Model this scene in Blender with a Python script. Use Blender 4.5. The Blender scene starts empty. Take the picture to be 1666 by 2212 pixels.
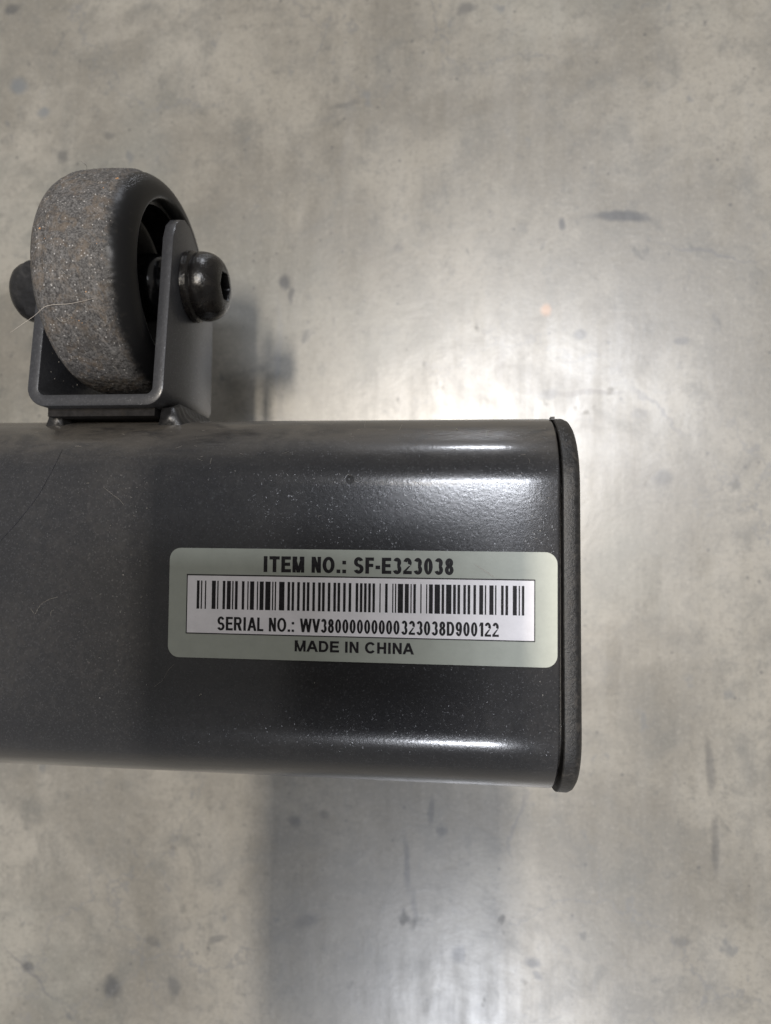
import bpy, bmesh, math, random
from mathutils import Vector, Matrix, noise
random.seed(7)
C = bpy.context.scene.collection
sc = bpy.context.scene
MM = 0.001
FLOOR = 88.0                                   # depth of the floor below the tube's flat face, mm

def P(x, y, z):                                # tube frame in mm (z = 0 on the flat face) -> world metres
    return Vector((x*MM, y*MM, (z+FLOOR)*MM))

# ------------------------------------------------------------------ camera
RX, RY, RZ = (math.radians(a) for a in (-2.15134, -5.76684, -0.36688))
RW = (Matrix.Rotation(RZ, 3, 'Z') @ Matrix.Rotation(RY, 3, 'Y') @ Matrix.Rotation(RX, 3, 'X'))   # world -> camera
CAMZ = 138.81
cam_d = bpy.data.cameras.new('camera')
cam = bpy.data.objects.new('camera', cam_d); C.objects.link(cam); sc.camera = cam
M = RW.transposed().to_4x4(); M.translation = P(0, 0, CAMZ); cam.matrix_world = M
cam_d.sensor_fit = 'VERTICAL'; cam_d.sensor_height = 36; cam_d.sensor_width = 27.1; cam_d.lens = 24.0
cam_d.clip_start = 0.002; cam_d.clip_end = 50
cam_d.dof.use_dof = True; cam_d.dof.focus_distance = 0.143; cam_d.dof.aperture_fstop = 14

def ray(px, py, Z):                            # photo pixel (1666 wide) -> point on the plane z = Z, tube frame mm
    d = RW.transposed() @ Vector(((px-833.0)/1475.0, -(py-1106.2)/1475.0, -1.0))
    t = (Z-CAMZ)/d.z
    return Vector((d.x*t, d.y*t, Z))

# ------------------------------------------------------------------ world and lamps (a warehouse hall)
w = bpy.data.worlds.new('World'); sc.world = w; w.use_nodes = True
bg = w.node_tree.nodes['Background']; bg.inputs[0].default_value = (1.0, 0.965, 0.92, 1); bg.inputs[1].default_value = 0.25
H = 5.0
def lamp(dx, dy, E, col, sx=0.35, sy=0.35, rz=0.0):
    l = bpy.data.lights.new('hall_lamp', 'AREA'); l.shape = 'RECTANGLE'; l.size = sx; l.size_y = sy
    r2 = 1+dx*dx+dy*dy
    l.energy = E*math.pi*H*H*r2*r2**0.5; l.color = col
    o = bpy.data.objects.new('hall_lamp', l); C.objects.link(o)
    o.location = (dx*H, dy*H, H); o.rotation_euler = (0, 0, rz)
    return o
COOL = (0.90, 0.93, 1.0); WARM = (1.0, 0.90, 0.76)
lamp(0.118, 0.20, 1.28, COOL, 1.6, 0.40)        # nearly overhead: the bright pool beside the tube
lamp(0.22, 3.6, 0.60, COOL, 2.2, 0.6)
lamp(0.045, -0.80, 1.0, COOL, 0.8, 0.40)
lamp(-0.03, 0.05, 2.05, WARM, 0.24, 0.75)      # warm lamp whose light the added slab cuts off
sc.view_settings.view_transform = 'Standard'; sc.view_settings.look = 'None'
sc.view_settings.exposure = 0.16; sc.view_settings.gamma = 1.0

# ------------------------------------------------------------------ node helpers
class Mat:
    def __init__(s, name):
        s.m = bpy.data.materials.new(name); s.m.use_nodes = True
        s.t = s.m.node_tree; s.b = s.t.nodes['Principled BSDF']
        s.co = s.n('ShaderNodeTexCoord').outputs['Object']
    def n(s, typ, **kw):
        nd = s.t.nodes.new(typ)
        for k, v in kw.items(): setattr(nd, k, v)
        return nd
    def put(s, sock, v):
        if isinstance(v, bpy.types.NodeSocket): s.t.links.new(v, sock)
        elif v is not None:
            if isinstance(v, (tuple, list)) and len(v) == 3 and sock.type == 'RGBA': v = (*v, 1)
            sock.default_value = v
    def set(s, **kw):
        for k, v in kw.items(): s.put(s.b.inputs[k.replace('_', ' ')], v)
    def math(s, op, a, b=None, c=None, clamp=False):
        nd = s.n('ShaderNodeMath', operation=op); nd.use_clamp = clamp
        s.put(nd.inputs[0], a)
        if b is not None: s.put(nd.inputs[1], b)
        if c is not None: s.put(nd.inputs[2], c)
        return nd.outputs[0]
    def vmath(s, op, a, b=None, scale=None):
        nd = s.n('ShaderNodeVectorMath', operation=op); s.put(nd.inputs[0], a)
        if b is not None: s.put(nd.inputs[1], b)
        if scale is not None: s.put(nd.inputs['Scale'], scale)
        return nd.outputs['Value'] if op in ('LENGTH', 'DOT_PRODUCT', 'DISTANCE') else nd.outputs[0]
    def map(s, scale=(1, 1, 1), rot=(0, 0, 0), loc=(0, 0, 0), co=None):
        nd = s.n('ShaderNodeMapping'); s.put(nd.inputs[0], co or s.co)
        nd.inputs['Scale'].default_value = scale; nd.inputs['Rotation'].default_value = rot; nd.inputs['Location'].default_value = loc
        return nd.outputs[0]
    def noise(s, scale, detail=4, rough=0.55, co=None, dist=0.0, color=False):
        nd = s.n('ShaderNodeTexNoise'); s.put(nd.inputs['Vector'], co or s.co)
        nd.inputs['Scale'].default_value = scale; nd.inputs['Detail'].default_value = detail
        nd.inputs['Roughness'].default_value = rough; nd.inputs['Distortion'].default_value = dist
        return nd.outputs['Color' if color else 'Fac']
    def vor(s, scale, feature='F1', out='Distance', co=None):
        nd = s.n('ShaderNodeTexVoronoi', feature=feature); s.put(nd.inputs['Vector'], co or s.co)
        nd.inputs['Scale'].default_value = scale
        return nd.outputs[out]
    def step(s, v, lo, hi, a=0.0, b=1.0, smooth=True):
        nd = s.n('ShaderNodeMapRange'); nd.interpolation_type = 'SMOOTHSTEP' if smooth else 'LINEAR'
        s.put(nd.inputs['Value'], v)
        for i, q in zip((1, 2, 3, 4), (lo, hi, a, b)): nd.inputs[i].default_value = q
        return nd.outputs[0]
    def mix(s, f, a, b):
        nd = s.n('ShaderNodeMix', data_type='RGBA'); s.put(nd.inputs[0], f); s.put(nd.inputs[6], a); s.put(nd.inputs[7], b)
        return nd.outputs[2]
    def bump(s, h, dist, strength=1.0, normal=None):
        nd = s.n('ShaderNodeBump'); s.put(nd.inputs['Height'], h)
        nd.inputs['Distance'].default_value = dist; nd.inputs['Strength'].default_value = strength
        if normal: s.put(nd.inputs['Normal'], normal)
        return nd.outputs[0]
    def sep(s, v):
        nd = s.n('ShaderNodeSeparateXYZ'); s.put(nd.inputs[0], v); return nd.outputs

def flakes(m, size, amt, thr):                 # metal flakes in the paint: single cells with a turned normal
    col = m.vor(1.0/size, out='Color')
    g = m.n('ShaderNodeNewGeometry').outputs['Normal']
    off = m.vmath('SUBTRACT', col, (0.5, 0.5, 0.5))
    pick = m.step(m.sep(m.vor(1.0/size*0.83, out='Color', co=m.map(loc=(3.1, 1.7, .3))))[0], thr, thr+0.05)
    off = m.vmath('SCALE', off, scale=m.math('MULTIPLY', pick, amt))
    return m.vmath('NORMALIZE', m.vmath('ADD', g, off)), pick

def paint(name, dusty=1.0, base=(0.019, 0.0197, 0.0225), coat=0.75, fl=0.30, rb=0.21):
    m = Mat(name)
    nrm, pick = flakes(m, 0.00020, fl, 0.86)
    peel = m.noise(1300, 2, 0.5); fine = m.noise(5200, 2, 0.6)
    nb = m.bump(peel, 0.000016, 1.0, nrm); nb = m.bump(fine, 0.000010, 1.0, nb)
    xyz = m.sep(m.co)
    big = m.noise(38, 5, 0.6); fib = m.noise(420, 5, 0.7, dist=1.0)
    c = m.mix(m.step(m.noise(1800, 3), 0.35, 0.7), base, tuple(v*1.25 for v in base))
    c = m.mix(m.math('MULTIPLY', pick, 0.30*fl), c, (0.16, 0.165, 0.18))
    d = m.step(m.math('MULTIPLY', big, fib), 0.20, 0.42)
    d = m.math('MULTIPLY', d, 0.06*dusty)
    c = m.mix(d, c, (0.16, 0.145, 0.13))
    sp = m.step(m.vor(520), 0.10, 0.04); keep = m.step(m.sep(m.vor(520, out='Color'))[1], 0.86, 0.9)
    c = m.mix(m.math('MULTIPLY', m.math('MULTIPLY', sp, keep), 0.16*dusty), c, (0.25, 0.23, 0.2))
    m.set(Base_Color=c, Metallic=0.2, Roughness=m.math('ADD', rb, m.math('MULTIPLY', d, 0.9)), Normal=nb)
    m.b.inputs['Specular IOR Level'].default_value = 0.3
    m.set(Coat_Weight=coat, Coat_Roughness=0.15, Coat_Normal=m.bump(peel, 0.000012))
    m.c, m.d, m.nb, m.xyz = c, d, nb, xyz
    return m

# tube paint: the same paint with a dusty rim along the upper edge and one small pit
TX, TY = -60.0, -13.6                          # the empty stands on the floor under the tube
def loc(v):                                    # tube frame mm -> object space of the parts
    return ((v[0]-TX)*MM, (v[1]-TY)*MM, (v[2]+FLOOR)*MM)
mt = paint('tube_paint')
up = mt.step(mt.xyz[1], loc((0, 13, 0))[1], loc((0, 26, 0))[1])
strk = mt.noise(260, 6, 0.7, co=mt.map(scale=(0.35, 1, 1), rot=(0, 0, 0.25)), dist=0.6)
film = mt.math('MULTIPLY', up, mt.step(strk, 0.30, 0.62, 0.25, 0.85))
hazy = mt.math('MULTIPLY', mt.step(mt.noise(14, 3), 0.35, 0.7), 0.13)
film = mt.math('MAXIMUM', film, hazy)
cc = mt.mix(film, mt.c, (0.105, 0.094, 0.080))
pit = mt.vmath('DISTANCE', mt.co, loc(ray(757, 1037, -1)))
cc = mt.mix(mt.step(pit, 0.0011, 0.0005), cc, (0.006, 0.005, 0.005))
nb = mt.bump(mt.step(pit, 0.0003, 0.0014), 0.0009, 1.0, mt.nb)
mt.set(Base_Color=cc, Roughness=mt.math('ADD', 0.21, mt.math('ADD', mt.math('MULTIPLY', film, 0.45), mt.math('MULTIPLY', mt.d, 0.5))), Normal=nb)
PAINT = mt.m
BRACKET = paint('bracket_paint', 0.6, (0.033, 0.034, 0.038), 0.15, 0.25, 0.36).m

def simple(name, col, rough, noise_scale=900, amt=0.3, bumpd=0.00003, dust=0.0, dustcol=(0.2, 0.18, 0.16), spec=0.5, metal=0.0):
    m = Mat(name)
    n = m.noise(noise_scale, 5, 0.65)
    c = m.mix(m.step(n, 0.3, 0.7), tuple(v*(1-amt) for v in col), tuple(v*(1+amt) for v in col))
    if dust:
        f = m.step(m.noise(noise_scale*0.35, 7, 0.75, dist=0.8), 0.48, 0.75, 0, dust)
        c = m.mix(f, c, dustcol); r = m.math('ADD', rough, m.math('MULTIPLY', f, 0.4), clamp=True)
    else: r = rough
    m.set(Base_Color=c, Roughness=r, Metallic=metal, Normal=m.bump(n, bumpd))
    m.b.inputs['Specular IOR Level'].default_value = spec
    return m.m
CAPM = simple('black_plastic', (0.011, 0.011, 0.0115), 0.42, 1500, 0.5, 0.00016, 0.45, (0.085, 0.075, 0.065))
BOLTM = simple('black_oxide_steel', (0.005, 0.0045, 0.0045), 0.25, 420, 0.4, 0.00022, 0.65, (0.024, 0.019, 0.015), 0.4)
NUTM = simple('dusty_nut', (0.009, 0.009, 0.010), 0.38, 700, 0.4, 0.00006, 0.5, (0.045, 0.042, 0.042))
RUBFOOT = simple('foot_rubber', (0.02, 0.02, 0.02), 0.7)
HUBM = simple('hub_plastic', (0.005, 0.005, 0.006), 0.16, 900, 0.3, 0.00002, 0.15)
WELDM = simple('weld_paint', (0.017, 0.017, 0.018), 0.36, 500, 0.3, 0.00012, 0.5, (0.10, 0.088, 0.075), 0.6, 0.3)
INK = simple('black_ink', (0.018, 0.016, 0.018), 0.42, 2500, 0.5, 0.00001, 0.35, (0.04, 0.037, 0.037), 0.2)
GAPM = simple('weld_gap_shade', (0.010, 0.009, 0.009), 0.75, 500, 0.5, 0.00015, 0.5, (0.028, 0.024, 0.02), 0.2)  # dusty near-black, with the shade of the gap under the strap put in
SLABM = simple('slab_shell', (0.02, 0.02, 0.022), 0.4)

def paper(name, col, dirt):
    m = Mat(name)
    n = m.noise(250, 5, 0.7)
    c = m.mix(m.step(n, 0.3, 0.75), col, tuple(v*0.90 for v in col))
    f = m.step(m.noise(700, 7, 0.75, dist=0.5), 0.60, 0.80, 0, dirt)
    f = m.math('MULTIPLY', f, m.step(m.noise(60, 3), 0.4, 0.65, 0.15, 1))
    c = m.mix(f, c, (0.16, 0.13, 0.11))
    m.set(Base_Color=c, Roughness=0.42, Normal=m.bump(m.noise(1800, 3), 0.00001))
    return m.m
GREEN = paper('sticker_green', (0.385, 0.405, 0.355), 0.5)
WHITE = paper('sticker_white', (0.88, 0.85, 0.87), 0.7)

# rubber tread: worn, gritty grey running surface, smooth black shoulders
WX, WY, WZ, WR, WH = -80.0, 60.8, -20.0, 26.1, 11.6
m = Mat('tyre_rubber')
x = m.math('ABSOLUTE', m.math('SUBTRACT', m.sep(m.co)[0], loc((WX-1.6, 0, 0))[0]))
edge = m.math('ADD', x, m.math('MULTIPLY', m.math('SUBTRACT', m.noise(350, 5, 0.7), 0.5), 0.0030))
tread = m.step(edge, 0.0104, 0.0076)
g1 = m.noise(950, 6, 0.75); g2 = m.noise(2100, 4, 0.7)
ct = m.mix(m.step(m.math('ADD', m.math('MULTIPLY', g1, 0.35), m.math('MULTIPLY', g2, 0.65)), 0.38, 0.64), (0.030, 0.029, 0.029), (0.138, 0.133, 0.131))
ct = m.mix(m.step(m.noise(300, 5, 0.7, dist=1), 0.47, 0.66, 0, 0.6), ct, (0.125, 0.098, 0.074))
pt = m.noise(150, 6, 0.72, dist=1.2, co=m.map(loc=(.4, 2.2, 1)))
ct = m.mix(m.step(pt, 0.50, 0.70, 0, 0.62), ct, (0.040, 0.036, 0.034))
ct = m.mix(m.step(pt, 0.44, 0.28, 0, 0.5), ct, (0.21, 0.205, 0.205))
scf = m.noise(600, 4, 0.7, co=m.map(scale=(1.0, 0.22, 0.22)))
ct = m.mix(m.step(scf, 0.55, 0.72, 0, 0.4), ct, (0.23, 0.21, 0.19))
spk = m.step(m.vor(1500), 0.32, 0.16); kp = m.step(m.sep(m.vor(1500, out='Color'))[0], 0.74, 0.8)
ct = m.mix(m.math('MULTIPLY', m.math('MULTIPLY', spk, kp), 0.8), ct, (0.36, 0.35, 0.34))
cs = m.mix(m.step(m.noise(500, 6, 0.75), 0.55, 0.8, 0, 0.35), (0.005, 0.005, 0.0055), (0.04, 0.036, 0.032))
hgt = m.math('ADD', m.math('MULTIPLY', g1, 0.6), m.math('MULTIPLY', g2, 0.5))
m.set(Base_Color=m.mix(tread, cs, ct), Roughness=m.step(tread, 0, 1, 0.38, 0.60),
      Normal=m.bump(m.math('MULTIPLY', hgt, m.step(tread, 0, 1, 0.12, 1.0)), 0.00017))
m.b.inputs['Specular IOR Level'].default_value = 0.25
TYRE = m.m

# ------------------------------------------------------------------ floor material
m = Mat('concrete')
fo = m.co
def fpt(px, py):                               # photo pixel -> floor position in metres
    v = ray(px, py, -FLOOR); return v.x*MM, v.y*MM
warp = m.vmath('SCALE', m.vmath('SUBTRACT', m.noise(60, 4, 0.6, color=True), (0.5, 0.5, 0.5)), scale=0.007)
wco = m.vmath('ADD', fo, warp)
n1 = m.noise(16, 6, 0.62, dist=0.4); n2 = m.noise(60, 6, 0.68, dist=0.5); n3 = m.noise(300, 5, 0.7)
nst = m.noise(120, 5, 0.7, co=m.map(scale=(1, 0.10, 1), rot=(0, 0, -0.12)))
c = m.mix(m.step(n1, 0.40, 0.62), (0.150, 0.140, 0.120), (0.238, 0.223, 0.194))
c = m.mix(m.step(n2, 0.46, 0.72, 0, 0.75), c, (0.100, 0.098, 0.088))
c = m.mix(m.step(n2, 0.46, 0.24, 0, 0.40), c, (0.26, 0.245, 0.215))
c = m.mix(m.step(nst, 0.5, 0.8, 0, 0.22), c, (0.12, 0.117, 0.107))
c = m.mix(m.step(m.noise(9, 4, 0.6, co=m.map(loc=(2.3, .4, 0))), 0.5, 0.72, 0, 0.5), c, (0.145, 0.153, 0.140))
c = m.mix(m.step(n3, 0.5, 0.75, 0, 0.5), c, (0.10, 0.095, 0.085))
n4 = m.noise(150, 6, 0.75, dist=0.3, co=m.map(loc=(1.2, 3.3, 0)))
c = m.mix(m.step(n4, 0.53, 0.70, 0, 0.50), c, (0.085, 0.085, 0.08))
c = m.mix(m.step(n4, 0.42, 0.25, 0, 0.45), c, (0.27, 0.255, 0.225))
pits = m.step(m.noise(110, 3, 0.55, co=m.map(loc=(.7, .2, 0), scale=(1, 0.7, 1))), 0.64, 0.73, 0, 0.65)
n5 = m.noise(780, 4, 0.7)
c = m.mix(m.step(n5, 0.50, 0.72, 0, 0.45), c, (0.09, 0.087, 0.08))
c = m.mix(m.step(n5, 0.46, 0.30, 0, 0.30), c, (0.30, 0.285, 0.26))
por = m.math('MULTIPLY', m.step(m.vor(260), 0.20, 0.10), m.step(m.sep(m.vor(260, out='Color'))[0], 0.87, 0.9))
c = m.mix(m.math('MULTIPLY', por, 0.55), c, (0.05, 0.05, 0.05))
c = m.mix(pits, c, (0.06, 0.064, 0.066))
def mark(c, px, py, lx, ly, deg, amt, col, soft=0.5):      # an irregular stain of half-size lx, ly (mm)
    X, Y = fpt(px, py)
    q = m.vmath('SUBTRACT', wco, (X, Y, 0))
    nd = m.n('ShaderNodeVectorRotate', rotation_type='Z_AXIS'); m.put(nd.inputs['Vector'], q); nd.inputs['Angle'].default_value = -math.radians(deg)
    q = m.vmath('MULTIPLY', nd.outputs[0], (1/(lx*MM), 1/(ly*MM), 0))
    return m.mix(m.step(m.vmath('LENGTH', q), 1.0+soft, 0.5, 0, min(1, amt*1.25)), c, col)
DK = (0.035, 0.037, 0.041); BR = (0.065, 0.055, 0.042)
for a in [(1345, 470, 9, 1.6, -8, .75, DK), (1215, 482, 1.2, 2.0, 10, .7, DK), (616, 612, 2.0, 3.2, 25, .75, DK), (630, 645, 1.0, 2.6, -10, .6, DK),
          (1182, 672, 1.7, 2.2, 0, .42, (0.46, 0.25, 0.14)), (1260, 850, 12, 1.0, 3, .6, BR), (1185, 852, 3, 1.6, 0, .6, DK),
          (1250, 718, 2.0, 1.8, 0, .55, DK), (1472, 738, 2.8, 1.2, 0, .5, DK), (1430, 1035, 3.0, 2.6, 0, .5, DK), (1380, 900, 2, 1.5, 0, .35, DK),
          (600, 760, 1.0, 15, 0, .20, (0.15, 0.16, 0.18)), (604, 885, 1.2, 5, 0, .25, DK),
          (935, 1752, 1.2, 4.5, 0, .55, DK), (880, 1870, 1.1, 8, 3, .55, DK), (895, 1960, 1.0, 6, 5, .4, DK), (990, 2058, 2.0, 2.6, 0, .65, DK), (1150, 2080, 2.2, 1.8, 0, .6, DK),
          (1165, 2110, 2.0, 1.2, -30, .5, DK), (645, 1775, 1.8, 1.8, 0, .5, DK), (663, 1985, 4.5, 1.8, 20, .45, DK), (245, 2130, 3.2, 3.4, 0, .6, DK), (375, 2135, 2.0, 2.8, 0, .45, DK),
          (60, 2090, 2, 1.6, 0, .6, DK), (40, 184, 2.6, 3.0, 0, .6, (0.11, 0.12, 0.13)), (92, 246, 2.0, 1.6, 0, .55, (0.11, 0.12, 0.13)), (28, 18, 3, 2, 0, .5, DK),
          (136, 338, 2.0, 2.2, 0, .4, DK), (236, 296, 2.4, 1.4, 0, .35, DK), (1010, 20, 3, 2, 0, .45, DK), (1530, 1650, 1.5, 9, 6, .35, DK), (1545, 1830, 1.2, 9, 0, .35, DK),
          (380, 1838, 1.3, 1.0, 0, .5, BR), (470, 2030, 3, 1.4, 30, .4, DK), (330, 2035, 3, 1.8, 0, .35, DK), (860, 540, 1.8, 1.5, 0, .3, DK), (745, 230, 5, 1.0, 5, .3, DK),
          (1080, 790, 2.0, 6, 0, .35, BR), (960, 1805, 1.4, 1.4, 0, .5, DK), (1470, 2030, 3, 1.5, 0, .35, DK), (1030, 1010, 4, 3, 0, .3, DK), (700, 1760, 2, 1.2, 0, .35, DK)]:
    c = mark(c, *a)
crk = m.vor(11, feature='DISTANCE_TO_EDGE', co=m.vmath('ADD', fo, m.vmath('SCALE', m.vmath('SUBTRACT', m.noise(35, 5, 0.65, color=True), (0.5, 0.5, 0.5)), scale=0.055)))
ckm = m.math('MULTIPLY', m.step(crk, 0.009, 0.002), m.step(m.noise(13, 2, co=m.map(loc=(5, 1, 0))), 0.46, 0.60))
c = m.mix(m.math('MULTIPLY', ckm, 0.55), c, (0.12, 0.12, 0.12))
for k, (a0, a1) in enumerate([((1400, 518), (1666, 575)), ((0, 2030), (140, 2185)), ((1330, 820), (1500, 960)), ((1130, 1600+60), (1110, 1880))]):
    A = Vector((*fpt(*a0), 0)); B = Vector((*fpt(*a1), 0)); mid = (A+B)/2; L = (B-A).length/2
    q = m.vmath('SUBTRACT', m.vmath('ADD', fo, m.vmath('SCALE', m.vmath('SUBTRACT', m.noise(45, 5, 0.6, color=True), (0.5, 0.5, 0.5)), scale=0.018)), tuple(mid))
    nd = m.n('ShaderNodeVectorRotate', rotation_type='Z_AXIS'); m.put(nd.inputs['Vector'], q); nd.inputs['Angle'].default_value = -math.atan2(B.y-A.y, B.x-A.x)
    q = m.vmath('MULTIPLY', nd.outputs[0], (1/L, 1/0.0007, 0))
    c = m.mix(m.step(m.vmath('LENGTH', q), 1.2, 0.3, 0, 0.55), c, (0.08, 0.08, 0.085))
rgh = m.math('ADD', m.math('ADD', m.step(n2, 0.3, 0.7, 0.31, 0.37), m.step(nst, 0.35, 0.7, -0.02, 0.05)), m.math('MULTIPLY', pits, 0.18))
scr = m.noise(500, 3, 0.6, co=m.map(scale=(1, 0.06, 1), rot=(0, 0, 0.9)))
bm_h = m.math('ADD', m.math('MULTIPLY', n2, 0.7), m.math('ADD', m.math('MULTIPLY', n3, 0.22), m.math('MULTIPLY', scr, 0.08)))
m.set(Base_Color=c, Roughness=rgh, Normal=m.bump(bm_h, 0.00009))
m.b.inputs['Specular IOR Level'].default_value = 1.0
CONC = m.m

# ------------------------------------------------------------------ mesh helpers
ROOT = Vector((TX*MM, TY*MM, 0))
def link(name, me, mat, parent=None, smooth=True):
    if smooth:
        for p in me.polygons: p.use_smooth = True
    me.materials.append(mat)
    o = bpy.data.objects.new(name, me); C.objects.link(o)
    if parent: o.parent = parent
    return o
def mesh(name, V, F, mat, parent=None, smooth=True, sharp=None, rel=True):
    me = bpy.data.meshes.new(name)
    vs = [P(*v)-(ROOT if rel else Vector((0, 0, 0))) for v in V]
    me.from_pydata(vs, [], F); me.update()
    b = bmesh.new(); b.from_mesh(me); bmesh.ops.recalc_face_normals(b, faces=b.faces); b.to_mesh(me); b.free()
    if sharp: me.set_sharp_from_angle(angle=math.radians(sharp)) if smooth else None
    o = link(name, me, mat, parent, smooth)
    if sharp and smooth: me.set_sharp_from_angle(angle=math.radians(sharp))
    return o
def loft(rings, close=True, caps=(True, True)):
    V = [v for r in rings for v in r]; n = len(rings[0]); F = []
    for i in range(len(rings)-1):
        for j in range(n if close else n-1):
            k = (j+1) % n
            F.append((i*n+j, i*n+k, (i+1)*n+k, (i+1)*n+j))
    if caps[0]: F.append(tuple(range(n)))
    if caps[1]: F.append(tuple((len(rings)-1)*n+j for j in range(n)))
    return V, F
def join(parts):
    V, F = [], []
    for v, f in parts:
        o = len(V); V += list(v); F += [tuple(o+i for i in q) for q in f]
    return V, F
def tube_path(pts, r0, n=6, taper=False):
    rings = []
    pts = [Vector(p) for p in pts]
    for i, p in enumerate(pts):
        t = (pts[min(i+1, len(pts)-1)]-pts[max(i-1, 0)]).normalized()
        a = t.cross(Vector((0.21, 0.13, 0.97))).normalized(); b = t.cross(a)
        r = r0*(1-0.7*abs(2*i/(len(pts)-1)-1)**3) if taper else r0
        rings.append([p+a*r*math.cos(2*math.pi*k/n)+b*r*math.sin(2*math.pi*k/n) for k in range(n)])
    return loft(rings)
def spline(pts, n=8):
    pts = [Vector(p) for p in pts]; out = []
    q = [2*pts[0]-pts[1]]+pts+[2*pts[-1]-pts[-2]]
    for i in range(1, len(q)-2):
        for k in range(n):
            t = k/n; a, b, c_, d = q[i-1], q[i], q[i+1], q[i+2]
            out.append(0.5*((2*b)+(c_-a)*t+(2*a-5*b+4*c_-d)*t*t+(3*b-a-3*c_+d)*t**3))
    out.append(pts[-1]); return out
def smooth_noise(v, s): return noise.noise(Vector(v)*s)

# ------------------------------------------------------------------ floor
me = bpy.data.meshes.new('floor'); me.from_pydata([(-8, -8, 0), (8, -8, 0), (8, 8, 0), (-8, 8, 0)], [], [(0, 1, 2, 3)])
fl = link('floor', me, CONC, smooth=False); fl['kind'] = 'structure'

# ------------------------------------------------------------------ the base tube
root = bpy.data.objects.new('stabilizer_bar', None); C.objects.link(root); root.location = ROOT
root.empty_display_size = 0.05
root['label'] = 'dark grey steel stabilizer tube with wheel and serial number sticker, above the concrete floor'
root['category'] = 'stabilizer bar'

YT, YB, R = 7.23, -34.51, 20.0                 # centres of the two rounded sides
def race(x, inset=0.0, dy=0.0, n=26, shear=0.0):
    r = R-inset
    out = []
    for k in range(n+1):                       # upper side: from front (+z) over the top to the back
        a = math.pi*k/n
        out.append((YT+4.0+(r-4.0)*math.sin(a), -R+r*math.cos(a)))
    for k in range(n+1):
        a = math.pi*k/n
        out.append((YB-4.0-(r-4.0)*math.sin(a), -R-r*math.cos(a)))
    return [(x+shear*(y-YT), y+dy, z) for y, z in out]
X1 = 21.0
rings = [race(-330)]+[race(-330+ (X1+330)*k/24.0) for k in range(1, 24)]+[race(X1-0.55), race(X1-0.28, 0.07), race(X1-0.08, 0.25), race(X1, 0.55), race(X1, 1.6), race(X1-6, 1.7)]
V, F = loft(rings, caps=(True, False))
mesh('tube', V, F, PAINT, root, sharp=50)

def cap(x0, s):
    # s = +1: the cap seen in the photo, with its plug reaching into the tube
    sh = -0.006*s
    prof = [(-7.0, 2.2), (-0.2, 2.2), (-0.2, 3.4), (0.45, 3.4), (0.45, -0.15), (0.65, -0.35), (2.6, -0.40), (3.5, 0.05), (4.05, 0.9), (4.35, 2.6), (4.45, 6.0), (4.5, 14.0)]
    rr = [race(x0+s*a, i, -0.38, shear=sh if a > -1 else 0) for a, i in prof]
    return loft(rr)
V, F = cap(X1, 1)
# blunt little moulding flash on the upper left corner
mesh('end_cap', V, F, CAPM, root, sharp=40)
def box(cx, cy, cz, sx, sy, sz):
    v = [(cx+a*sx/2, cy+b*sy/2, cz+c_*sz/2) for a in (-1, 1) for b in (-1, 1) for c_ in (-1, 1)]
    return v, [(0, 1, 3, 2), (4, 6, 7, 5), (0, 4, 5, 1), (2, 3, 7, 6), (0, 2, 6, 4), (1, 5, 7, 3)]
V, F = join([box(X1+0.75, YT+19.45, -20.5, 1.5, 0.8, 5), box(X1+0.3, YT+19.3, -14, 0.9, 0.7, 2.0)])
mesh('moulding_flash', V, F, CAPM, root, smooth=False)
V, F = cap(-330, -1); mesh('end_cap', V, F, CAPM, root, sharp=40)
# levelling feet under the tube carry it on the floor
for fx in (-14.0, -295.0):
    prof = [(-FLOOR, 15.5), (-FLOOR+0.8, 16.5), (-FLOOR+9, 16.5), (-FLOOR+11, 14), (-FLOOR+12, 5.2), (-39.0, 5.0)]
    rr = [[(fx+r*math.cos(2*math.pi*k/32), TY+r*math.sin(2*math.pi*k/32), z) for k in range(32)] for z, r in prof]
    V, F = loft(rr); mesh('levelling_foot', V, F, RUBFOOT, root, sharp=35)

# ------------------------------------------------------------------ wheel bracket (bent steel strap, two tapered arms)
BL, BR_, TH, BY, ZF, ZB = -96.0, -64.1, 2.6, 28.7, -5.0, -35.0
def arm_outline():                             # (y, z) outline of an arm above the bend, from front to back
    pts = [(68.0, -8.6), (71.4, -9.9), (73.6, -12.2), (74.9, -15.2), (74.6, -18.0), (73.0, -21.0), (70.6, -23.8), (58.6, -34.0), (57.2, -34.8), (55.6, ZB)]
    return pts
RB = 4.2
def front_z(y): return ZF if y < 33 else ZF-(y-33)*3.6/35
# cross-section path of the strap: down the left arm, round the bend, across, up the right arm
def strap_path():
    out = []
    for y in (55.6, 45.0, 36.0): out.append((BL, y, (-1, 0)))
    for k in range(9):
        a = math.pi+math.pi/2*k/8; out.append((BL+RB+RB*math.cos(a), BY+RB+RB*math.sin(a), (math.cos(a), math.sin(a))))
    for k in range(9):
        a = 1.5*math.pi+math.pi/2*k/8; out.append((BR_-RB+RB*math.cos(a), BY+RB+RB*math.sin(a), (math.cos(a), math.sin(a))))
    for y in (36.0, 45.0, 55.6): out.append((BR_, y, (1, 0)))
    return out
e = 0.35                                       # rounded paint edge
rings = []
for X, Y, (nx, ny) in strap_path():
    zf = front_z(Y)
    def q(ins, z): return (X-nx*ins, Y-ny*ins, z)
    rings.append([q(e, zf), q(0.1, zf-0.1), q(0, zf-e), q(0, ZB+e), q(0.1, ZB+0.1), q(e, ZB), q(TH-e, ZB), q(TH, ZB+e), q(TH, zf-e), q(TH-0.1, zf-0.1), q(TH-e, zf)])
parts = [loft(rings, caps=(False, False))]
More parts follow.
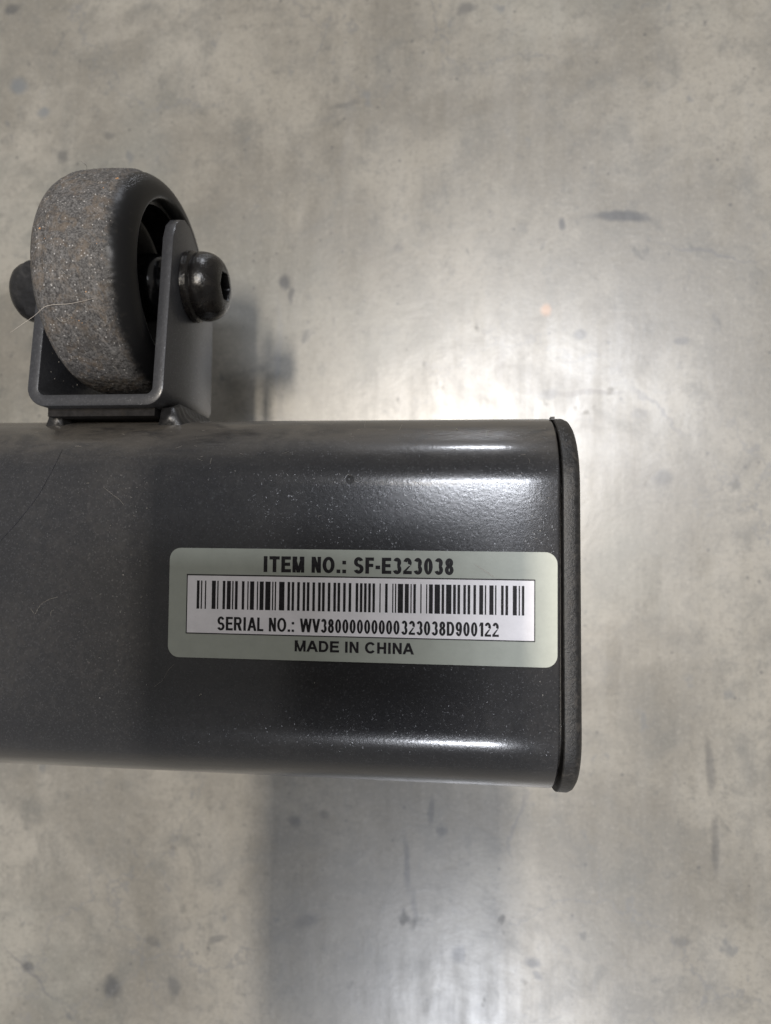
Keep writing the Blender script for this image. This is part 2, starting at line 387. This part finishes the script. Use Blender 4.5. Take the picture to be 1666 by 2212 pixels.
for xo, s in ((BL, 1), (BR_, -1)):             # upper ends of the arms
    prof = [(55.6, front_z(55.6)), (62, front_z(62))]+arm_outline()
    cy = sum(p[0] for p in prof)/len(prof); cz = sum(p[1] for p in prof)/len(prof)
    def ins(p, d):
        v = Vector((cy-p[0], cz-p[1])).normalized(); return (p[0]+v[0]*d, p[1]+v[1]*d) if p[0] > 55.7 else (p[0], p[1]+(d if p[1] < -20 else -d))
    lay = [(0, e), (0.1, 0.1), (e, 0), (TH-e, 0), (TH-0.1, 0.1), (TH, e)]
    rr = [[(xo+s*a, *ins(p, b)) for p in prof] for a, b in lay]
    parts.append(loft(rr))
V, F = join(parts)
bracket = mesh('wheel_bracket', V, F, BRACKET, root, sharp=42)
# weld beads between strap and tube
def bead(x, z0, z1, lean):                     # concave fillet with ripples between the bend of the strap and the tube
    rings = []; N = 60
    for i in range(N+1):
        z = z0+(z1-z0)*i/N
        u = min(i, N-i)/8.0; en = min(1.0, 0.25+u)
        rip = 0.16*math.sin(i*1.15)+0.5*smooth_noise((x, 0, z), 0.35)
        yt = YT+math.sqrt(max(R*R-(z+R)**2, 1))
        s_ = 1 if lean > 0 else -1
        ring = []
        # from the strap, out and down to the tube, then back underneath
        pts = [(-1.5, BY+0.6), (1.2+lean, BY+0.9+0.8*en*abs(lean)), (2.0+lean+0.5*rip, BY-0.1+0.3*rip), (2.5+lean*1.3+0.8*rip, (BY+yt)/2+0.2*rip), (3.4+lean*1.6+rip, yt+0.30), (3.9+lean*1.7+rip, yt-0.35), (0.0, yt-0.9), (-2.4, yt-0.8), (-2.6, yt+0.3)]
        for a, b_ in pts: ring.append((x+s_*a*(0.6+0.4*en), b_ if b_ < BY+0.5 else BY+0.2+(b_-BY-0.2)*en, z))
        rings.append(ring)
    return loft(rings)
for bx_, z0_, z1_, ln in ((BL+3.9, -10, -33, -0.1), (BR_-1.4, -10, -34, 0.9)):
    V, F = bead(bx_, z0_, z1_, ln); mesh('weld', V, F, WELDM, bracket)
V, F = box((BL+BR_)/2, BY-0.85, -19.5, 25.4, 1.9, 23.0)   # weld root filler added under the strap; gap shade put in its colour
mesh('weld', V, F, GAPM, bracket, smooth=False)

# ------------------------------------------------------------------ wheel
def lathe(prof, cx, cy, cz, n, jitter=None):   # prof: (x, r) along the axle
    rings = []
    for xx, r in prof:
        ring = []
        for k in range(n):
            a = 2*math.pi*k/n
            rr = r+(jitter(xx, r, a) if jitter else 0)
            ring.append((cx+xx, cy+rr*math.cos(a), cz+rr*math.sin(a)))
        rings.append(ring)
    return rings
sh = 6.0; prof = []
prof += [(-WH+3.0, 19.3), (-WH+0.4, 19.6), (-WH, 20.1), (-WH, 20.4)]
for k in range(1, 13):
    a = math.pi/2*k/12; prof.append((-WH+5.2-5.2*math.cos(a), 20.4+5.2*math.sin(a)))
for k in range(1, 40): prof.append((-WH+5.2+(2*WH-10.4)*k/40, WR+0.25*math.sin(math.pi*k/40)))
for k in range(12, 0, -1):
    a = math.pi/2*k/12; prof.append((WH-5.2+5.2*math.cos(a), 20.4+5.2*math.sin(a)))
prof += [(WH, 20.4), (WH, 20.1), (WH-0.4, 19.6), (WH-3.0, 19.3)]
def jit(xx, r, a):
    if r < 24.6: return 0.0
    v = (xx*0.9, r*math.cos(a)*0.9, r*math.sin(a)*0.9)
    g = min(1, (r-24.6)/0.8)
    return g*(0.16*noise.noise(Vector(v)*1.6)+0.10*noise.noise(Vector(v)*4.0))
wheel = bpy.data.objects.new('wheel', None); C.objects.link(wheel); wheel.parent = root
V, F = loft(lathe(prof, WX, WY, WZ, 420, jit), caps=(False, False))
mesh('tyre', V, F, TYRE, wheel)
# rim and dished hub
prof = [(WH-3.0, 19.5), (WH-3.2, 18.6), (1.5, 17.8), (0.9, 17.0), (0.9, 9.6), (2.2, 8.6), (7.0, 7.9), (9.3, 7.3), (9.9, 6.6), (9.9, 3.0)]
V, F = join([loft(lathe(prof, WX, WY, WZ, 96), caps=(False, True)), loft(lathe([(-a, b) for a, b in prof], WX, WY, WZ, 96), caps=(False, True))])
mesh('hub', V, F, HUBM, wheel, sharp=40)

# ------------------------------------------------------------------ axle bolt (button head, hex socket) and nut
BYc = 60.5; BX = BR_
hd = []
for a, r in [(-32, 4.9), (0.02, 4.9), (0.02, 8.1), (0.2, 8.4), (1.5, 8.4), (1.9, 8.0), (2.1, 7.75), (2.4, 8.0)]: hd.append((a, r))
for k in range(1, 12):
    t = k/11; hd.append((2.4+6.0*math.sin(math.pi/2*t), 8.2-4.2*(1-math.cos(math.pi/2*t))**1.15))
hd.append((8.45, 3.8))
rings = lathe(hd, BX, BYc, WZ, 48)
def hexr(a, s_): 
    a = (a+math.pi/9) % (math.pi/3); return s_/math.cos(a-math.pi/6)
for xx, s_ in ((8.42, 3.3), (8.0, 3.15), (4.2, 3.15), (4.0, 1.2)):
    rings.append([(BX+xx, BYc+hexr(2*math.pi*k/48, s_)*math.cos(2*math.pi*k/48), WZ+hexr(2*math.pi*k/48, s_)*math.sin(2*math.pi*k/48)) for k in range(48)])
V, F = loft(rings); mesh('bolt', V, F, BOLTM, root, sharp=38)
rings = []
for xx, cap_r, ms in [(0.02, 8.2, 1), (0.5, 8.4, 1), (5.0, 8.4, 1), (7.0, 8.0, 1), (8.2, 7.7, 1), (8.25, 7.3, 1), (9.8, 7.1, 1), (10.9, 6.5, 1), (11.8, 5.5, 1), (12.2, 4.5, 1), (12.3, 3.6, 1), (10.5, 3.4, 1)]:
    rings.append([(BL-xx, BYc-0.3+min(cap_r, hexr(2*math.pi*k/72, 7.25))*math.cos(2*math.pi*k/72), WZ+min(cap_r, hexr(2*math.pi*k/72, 7.25))*math.sin(2*math.pi*k/72)) for k in range(72)])
V, F = loft(rings); mesh('nut', V, F, NUTM, root, sharp=30)

# ------------------------------------------------------------------ sticker
LX0, LY0, LW, LH = -59.55, -2.60, 80.0, 22.82
def rrect(x0, y0, x1, y1, r, n=8):
    out = []
    for cx, cy, a0 in ((x1-r, y1-r, 0), (x0+r, y1-r, 90), (x0+r, y0+r, 180), (x1-r, y0+r, 270)):
        for k in range(n+1):
            a = math.radians(a0+90*k/n); out.append((cx+r*math.cos(a), cy+r*math.sin(a)))
    return out
def slab(outline, z0, z1):
    n = len(outline)
    cx = sum(p[0] for p in outline)/n; cy = sum(p[1] for p in outline)/n
    a = [(x, y, z0) for x, y in outline]; b = [(x, y, z1) for x, y in outline]
    return loft([a, b])
V, F = slab(rrect(LX0, LY0-LH, LX0+LW, LY0, 2.4), 0.01, 0.10)
sticker = mesh('sticker', V, F, GREEN, root, smooth=False)
PX0, PY0, PW, PH = -55.74, -8.07, 71.85, 12.37
def frame(x0, y0, x1, y1, t, z0, z1):
    return join([slab([(x0, y0), (x1, y0), (x1, y0+t), (x0, y0+t)], z0, z1), slab([(x0, y1-t*1.25), (x1, y1-t*1.25), (x1, y1), (x0, y1)], z0, z1),
                 slab([(x0, y0+t), (x0+t, y0+t), (x0+t, y1-t*1.25), (x0, y1-t*1.25)], z0, z1), slab([(x1-t, y0+t), (x1, y0+t), (x1, y1-t*1.25), (x1-t, y1-t*1.25)], z0, z1)])
V, F = slab([(PX0+.1, PY0-PH+.1), (PX0+PW-.1, PY0-PH+.1), (PX0+PW-.1, PY0-.1), (PX0+.1, PY0-.1)], 0.10, 0.115)
mesh('white_panel', V, F, WHITE, sticker, smooth=False)
V, F = frame(PX0, PY0-PH, PX0+PW, PY0, 0.20, 0.10, 0.135)
mesh('panel_border', V, F, INK, sticker, smooth=False)

SA, SB, SC, SD = .21008, .21008, .21008, .23409
bars = []
for o_, s_, L in ((740, SA, [213,264, 291,315, 367,391, 498,572, 600,624, 703,753, 783,857, 883,908, 937,988, 1067,1115, 1171,1194, 1222,1300, 1352,1376, 1404,1480, 1511,1610]),
                  (1080, SB, [22,46, 72,98, 154,256, 313,362, 393,440, 497,546, 602,650, 680,730, 786,835, 893,943, 969,1020, 1077,1126, 1183,1233, 1262,1312, 1368,1417, 1473,1522, 1605,1655]),
                  (1420, SC, [67,116, 146,195, 226,274, 306,354, 438,461, 545,594, 680,703, 732,757, 786,886, 918,994, 1026,1049, 1080,1128, 1213,1237, 1322,1345, 1376,1450, 1483,1586, 1616,1665]),
                  (1760, SD, [74,165, 193,241, 268,313, 367,411, 440,485, 539,583, 638,705, 733,757, 810,881, 907,931, 1009,1054, 1084,1130, 1209,1278, 1309,1331, 1363,1405])):
    for i in range(0, len(L), 2):
        bars.append(((o_+L[i]*s_)/1.844, (o_+L[i+1]*s_)/1.844))
t0 = ray(2080/1.844, 2333/1.844, 0).y; t1 = ray(2080/1.844, 2450/1.844, 0).y
s0 = ray(790/1.844, 2313.5/1.844, 0).y; s1 = ray(790/1.844, 2426.6/1.844, 0).y
by1 = (t0+s0)/2; by0 = (t1+s1)/2
prt = []
for a, b in bars:
    ym = 2374+(a-430)*0.0123*1.844
    xa = ray(a, ym/1.844, 0).x; xb = ray(b, ym/1.844, 0).x
    prt.append(slab([(xa, by0), (xb, by0), (xb, by1), (xa, by1)], 0.115, 0.13))
V, F = join(prt); mesh('barcode', V, F, INK, sticker, smooth=False)

def glyph(ch, w, t):                           # plain bold sans capitals and digits, cap height 1: list of point quads
    h = t*0.86; Q = []
    def bar(x0, y0, x1, y1): Q.append([(x0, y0), (x1, y0), (x1, y1), (x0, y1)])
    def diag(xa, ya, xb, yb, d): Q.append([(xa, ya), (xa+d, ya), (xb+d, yb), (xb, yb)])
    def ring(cx, cy, rx, ry, a0, a1, tt=t):
        n = max(6, int(abs(a1-a0)/12))
        for k in range(n):
            p, q = (math.radians(a0+(a1-a0)*(k+i)/n) for i in (0, 1))
            Q.append([(cx+rx*math.cos(p), cy+ry*math.sin(p)), (cx+rx*math.cos(q), cy+ry*math.sin(q)),
                      (cx+(rx-tt)*math.cos(q), cy+(ry-h)*math.sin(q)), (cx+(rx-tt)*math.cos(p), cy+(ry-h)*math.sin(p))])
    m_ = w/2
    if ch == 'I': bar(0, 0, t, 1)
    elif ch == 'T': bar(0, 1-h, w, 1); bar(m_-t/2, 0, m_+t/2, 1-h)
    elif ch in 'EF':
        bar(0, 0, t, 1); bar(t, 1-h, w if ch == 'E' else w, 1); bar(t, .5-h*.45, w*.93, .5+h*.55)
        if ch == 'E': bar(t, 0, w*1.02, h)
    elif ch == 'L': bar(0, 0, t, 1); bar(t, 0, w, h)
    elif ch == 'H': bar(0, 0, t, 1); bar(w-t, 0, w, 1); bar(t, .5-h/2, w-t, .5+h/2)
    elif ch == 'N': bar(0, 0, t*.93, 1); bar(w-t*.93, 0, w, 1); diag(0, 1, w-t*1.02, 0, t*1.02)
    elif ch == 'M':
        bar(0, 0, t*.9, 1); bar(w-t*.9, 0, w, 1); diag(0, 1, m_-t*.45, 0, t*.9); diag(w-t*.9, 1, m_-t*.45, 0, t*.9)
        bar(0, .8, t*1.25, 1); bar(w-t*1.25, .8, w, 1)
    elif ch == 'A': diag(0, 0, m_-t*.55, 1, t*1.05); diag(w-t*1.05, 0, m_-t*.5, 1, t*1.05); bar(w*.22, .23, w*.78, .23+h)
    elif ch == 'V': diag(0, 1, m_-t*.5, 0, t*1.05); diag(w-t*1.05, 1, m_-t*.5, 0, t*1.05)
    elif ch == 'W':
        u = w*.27
        diag(0, 1, u-t*.5, 0, t); diag(m_-t*.5, 1, u-t*.5, 0, t); diag(m_-t*.5, 1, w-u-t*.5, 0, t); diag(w-t, 1, w-u-t*.5, 0, t)
    elif ch in 'O': ring(m_, .5, m_, .515, 0, 360)
    elif ch == '0': ring(m_, .5, m_, .51, 0, 360)
    elif ch == 'C': ring(m_*1.03, .5, m_*1.03, .515, 38, 322)
    elif ch == 'D': bar(0, 0, t, 1); bar(t, 0, w*.5, h); bar(t, 1-h, w*.5, 1); ring(w*.48, .5, w*.52, .5, -90, 90)
    elif ch == 'R':
        bar(0, 0, t, 1); bar(t, 1-h, w*.62, 1); bar(t, .42, w*.62, .42+h); ring(w*.60, .71, w*.36, .29, -90, 90)
        diag(w-t*1.15, 0, w*.40, .45, t*1.15)
    elif ch in 'S': ring(m_, .71, m_*.94, .305, 20, 270); ring(m_, .285, m_, .30, 90, -160)
    elif ch == '3': ring(m_, .72, m_*.92, .295, 160, -90); ring(m_, .29, m_, .305, 90, -162)
    elif ch == '8': ring(m_, .735, m_*.9, .275, 0, 360); ring(m_, .29, m_, .305, 0, 360)
    elif ch == '9': ring(m_, .67, m_, .34, 0, 360); ring(m_, .5, m_, .515, 20, -70); ring(m_, .38, m_*.98, .395, -70, -160)
    elif ch == '2': ring(m_, .70, m_*.96, .31, 165, -30); Q.append([(w*.96*.93, .55), (w*.62, .50), (0, h*.9), (w*.36, h*.9)]); bar(0, 0, w, h)
    elif ch == '1': bar(w-t, 0, w, 1); Q.append([(w-t, 1), (w-t, .80), (0, .66), (0, .66+h*1.05)]); bar(w-t*1.25, .86, w, 1)
    elif ch == '-': bar(0, .28, w, .28+h*1.1)
    elif ch == '.': bar(0, 0, t, t*.95)
    elif ch == ':': bar(0, 0, t, t*.95); bar(0, .55, t, .55+t*.95)
    return Q
GW = {'I': None, '.': None, ':': None, 'T': .80, 'E': .74, 'F': .68, 'M': .92, 'N': .78, 'O': 1.0, 'S': .80, 'R': .86, 'A': .98, 'L': .68, 'W': 1.36, 'V': .92, 'D': .80, 'H': .78, 'C': .92, '-': .36, '1': .42}
def lettering(name, chunks, yb0, yt0, x_a, yb1, yt1, x_b, z, t):
    y0 = (ray(x_a/1.844, yb0/1.844, 0).y+ray(x_b/1.844, yb1/1.844, 0).y)/2
    y1 = (ray(x_a/1.844, yt0/1.844, 0).y+ray(x_b/1.844, yt1/1.844, 0).y)/2
    ymid = (yb0+yt0+yb1+yt1)/4; Hh = y1-y0
    allv, allf = [], []
    for txt, xa, xb in chunks:
        X0 = ray(xa/1.844, ymid/1.844, 0).x; X1_ = ray(xb/1.844, ymid/1.844, 0).x
        Wd = (X1_-X0)/Hh
        fixed = sum(t for c_ in txt if GW.get(c_, .68) is None)
        flex = 0.0; gaps = []
        for i, c_ in enumerate(txt):
            if GW.get(c_, .68) is not None: flex += GW.get(c_, .68)
            if i:
                g = .13
                if c_ in 'AVT' and txt[i-1] in 'AVTWL': g = .02
                if 'A' in (c_, txt[i-1]) or 'V' in (c_, txt[i-1]): g = min(g, .06)
                if c_ == '1': g = .20
                if c_ in '.:' : g = .16
                if 'I' in (c_, txt[i-1]): g = .16
                gaps.append(g)
        s_ = (Wd-fixed)/(flex+sum(gaps))
        x_ = 0.0
        for i, c_ in enumerate(txt):
            if i: x_ += gaps[i-1]*s_
            gw = GW.get(c_, .68); gw = t if gw is None else gw*s_
            for k, q in enumerate(glyph(c_, gw, t)):
                o = len(allv)
                allv += [(X0+(x_+px)*Hh, y0+py*Hh, z+0.0004*(k % 9)) for px, py in q]
                allf.append(tuple(range(o, o+4)))
            x_ += gw
    o = mesh(name, allv, allf, INK, sticker, smooth=False)
    return o
s5 = .50420
lettering('lettering', [('ITEM', 1020+62*s5, 1020+383*s5), ('NO.:', 1020+440*s5, 1020+713*s5), ('SF-E323038', 1020+772*s5, 1020+1562*s5)],
          2281.8, 2217.2, 1060, 2287.5, 2223.5, 1800, 0.118, 0.238)
lettering('lettering', [('SERIAL', 740+600*SA, 740+1478*SA), ('NO.:', 740+1580*SA, 1080+441*SB), ('WV38000000000', 1080+548*SB, 1420+820*SC), ('323038D900122', 1420+850*SC, 1760+972*SD)],
          2512.7, 2458, 870, 2534.6, 2479.6, 1980, 0.130, 0.186)
s6 = .33613
lettering('lettering', [('MADE', 1140+103*s6, 1140+627*s6), ('IN', 1140+700*s6, 1140+860*s6), ('CHINA', 1140+935*s6, 1140+1517*s6)],
          2596, 2551.5, 1180, 2606.2, 2561.5, 1645, 0.118, 0.238)

# ------------------------------------------------------------------ hairs, lint and dust lying on the things
def tubez(y):
    if y > YT+4: return -R+R*math.sqrt(max(1-((y-YT-4)/16.0)**2, 0))
    if y < YB-4: return -R+R*math.sqrt(max(1-((y-YB+4)/16.0)**2, 0))
    return 0.0
def on_tube(px, py, lift=0.08):
    z = 0.0
    for _ in range(6): z = tubez(ray(px, py, z).y)
    v = ray(px, py, z); v.z += lift; return v
def on_wheel(px, py, lift=0.2):
    z = 4.0
    for _ in range(12):
        y = ray(px, py, z).y; z = 0.5*z+0.5*(WZ+math.sqrt(max(WR*WR-(y-WY)**2, 0)))
    v = ray(px, py, z); v.z += lift; return v
def zz(pt): return (pt[0]*.3255, 325.4+pt[1]*.3255)       # close-up coordinates -> photo pixels
def plain(name, col, rough=0.5):
    m = Mat(name); m.set(Base_Color=m.mix(m.noise(800), col, tuple(v*0.8 for v in col)), Roughness=rough); return m.m
HAIRW = plain('pale_hair', (0.62, 0.56, 0.50)); HAIRD = plain('dark_hair', (0.012, 0.012, 0.02)); LINT = plain('pale_lint', (0.28, 0.26, 0.23)); RUST = plain('orange_grit', (0.55, 0.30, 0.14))
def loose(name, V, F, mat, label, cat, kind=None, group=None):
    o = mesh(name, V, F, mat, None, rel=False)
    if kind: o['kind'] = kind
    o['label'] = label; o['category'] = cat
    if group: o['group'] = group
    return o
pts = [ray(*zz(p), z) for p, z in (((65, 1210), -2), ((150, 1150), -1), ((230, 1095), 1))]
pts += [on_wheel(*zz(p), 0.45) for p in ((300, 1045), (360, 1028), (460, 1022), (550, 1005), (640, 982))]
V, F = tube_path(spline(pts), 0.038, taper=True)
loose('hair', V, F, HAIRW, 'long pale hair lying across the wheel tread and sticking out left', 'hair')
pts = [on_tube(px/1.844, py/1.844, 0.1) for px, py in ((-40, 2205), (0, 2157), (60, 2090), (145, 1984), (195, 1897), (228, 1835), (250, 1789))]
V, F = tube_path(spline(pts), 0.05, taper=True)
loose('hair', V, F, HAIRD, 'thin dark hair lying diagonally on the tube at its left end', 'hair')
pts = [on_wheel(*zz(p), 0.3) for p in ((580, 185), (580, 150))]+[ray(*zz(p), -14) for p in ((575, 105), (558, 85), (530, 68))]
V, F = tube_path(spline(pts), 0.035, taper=True)
loose('hair', V, F, HAIRD, 'short dark curled hair standing up at the top of the wheel', 'hair')
V, F = tube_path(spline([ray(a, b, 0.16) for a, b in ((1025, 1218), (1050, 1235), (1072, 1249))]), 0.045, taper=True)  # scratch in the sticker, drawn as a thin raised strand
loose('hair', V, F, HAIRW, 'short straight pale fibre on the green border at the sticker\'s upper right', 'hair')
pr = []
for ps, r_ in (([(425, 1140), (455, 1130), (462, 1100), (450, 1085)], .05), ([(380, 1110), (410, 1135), (440, 1140)], .045), ([(560, 1320), (580, 1355)], .04), ([(375, 500), (372, 540), (370, 580)], .035), ([(410, 800), (440, 825)], .04)):
    pr.append(tube_path(spline([on_wheel(*zz(p), 0.3) for p in ps]), r_))
for ps in ([(570, 540), (620, 580), (660, 610), (685, 640)], [(195, 1240), (225, 1190), (270, 1160), (320, 1145)], [(280, 1250), (285, 1225), (300, 1215)], [(170, 1210), (190, 1238)], [(850, 1640), (900, 1600), (920, 1560), (960, 1515)]):
    pr.append(tube_path(spline([on_tube(p[0]*.7232/1.844, (1550+p[1]*.7232)/1.844) for p in ps]), 0.017))
for _ in range(46):                            # short fibres caught on the dusty upper edge and the face
    px = random.uniform(0, 1195); py = random.choice([random.uniform(912, 945), random.uniform(912, 1000), random.uniform(950, 1180)])
    if 60 < px < 430 and py < 930: continue
    a = random.uniform(-0.5, 0.5)+ (math.pi/2 if random.random() < .15 else 0); L = random.uniform(4, 16)
    ps = [on_tube(px+L*t*math.cos(a)+random.uniform(-1, 1), max(py+L*t*math.sin(a)+random.uniform(-1, 1), 910), 0.06) for t in (-.5, 0, .5)]
    pr.append(tube_path(spline(ps, 4), random.uniform(0.018, 0.035), n=4))
V, F = join(pr); loose('lint', V, F, LINT, 'fine pale fibres caught on the dusty tube and wheel', 'lint', 'stuff')
def speck(c_, r):
    v = [c_+Vector(d)*r*random.uniform(0.6, 1.3) for d in ((1, 0, 0), (0, 1, 0), (-1, 0, 0), (0, -1, 0), (0, 0, 0.8), (0, 0, -0.8))]
    return v, [(0, 1, 4), (1, 2, 4), (2, 3, 4), (3, 0, 4), (1, 0, 5), (2, 1, 5), (3, 2, 5), (0, 3, 5)]
pr = []
for _ in range(110):
    px, py = random.uniform(0, 1205), random.uniform(915, 1690)
    if px > 365 and 1180 < py < 1442 and random.random() < 0.85: continue
    if py > 1645: continue
    pr.append(speck(on_tube(px, py, 0.03), random.choice([0.03, 0.04, 0.045, 0.07])*random.uniform(.7, 1.1)))
for px, py, r_ in ((318, 1098, .16), (987, 928, .22), (680, 1475, .12), (435, 1500, .16), (595, 1585, .08), (432, 1502, .13), (240, 1135, .10), (290, 1114, .10), (1085, 1306, .09), (1012, 1390, .06), (545, 1005, .07)):
    pr.append(speck(on_tube(px, py, 0.12), r_))
for _ in range(170):
    px, py = random.uniform(90, 245), random.uniform(385, 840)
    pr.append(speck(on_wheel(px, py, 0.12), random.uniform(0.05, 0.15)))
V, F = join(pr); loose('dust_specks', V, F, LINT, 'pale dust specks scattered over the tube and wheel tread', 'dust', 'stuff')
pr = [speck(on_wheel(*zz(p), 0.2), r_) for p, r_ in (((785, 187), .28), ((268, 520), .30), ((775, 188), .2), ((573, 940), .22), ((530, 1130), .25), ((550, 1145), .22), ((300, 585), .12), ((690, 250), .15), ((510, 230), .15), ((480, 1110), .18), ((645, 620), .12))]
V, F = join(pr); loose('grit', V, F, RUST, 'orange brown grit pressed into the wheel tread', 'grit', 'stuff')

# ------------------------------------------------------------------ unseen slab in the phone's place, added and sized to cast the shadow edge
def shadow_slab():
    x0, x1, y0, y1, r = -69.0, 12.0, -150.0, 28.0, 9.0
    o = rrect(x0, y0, x1, y1, r); o2 = rrect(x0+.8, y0+.8, x1-.8, y1-.8, r-.8)
    rr = [[(x, y, CAMZ+1.6) for x, y in o2], [(x, y, CAMZ+2.4) for x, y in o], [(x, y, CAMZ+8.2) for x, y in o], [(x, y, CAMZ+9.0) for x, y in o2]]
    return loft(rr)
V, F = shadow_slab()
tb = mesh('shadow_slab', V, F, SLABM, None, smooth=False, rel=False)
tb['label'] = 'black slab added above the tube, out of view, to cast the shadow edge'; tb['category'] = 'shadow_slab'
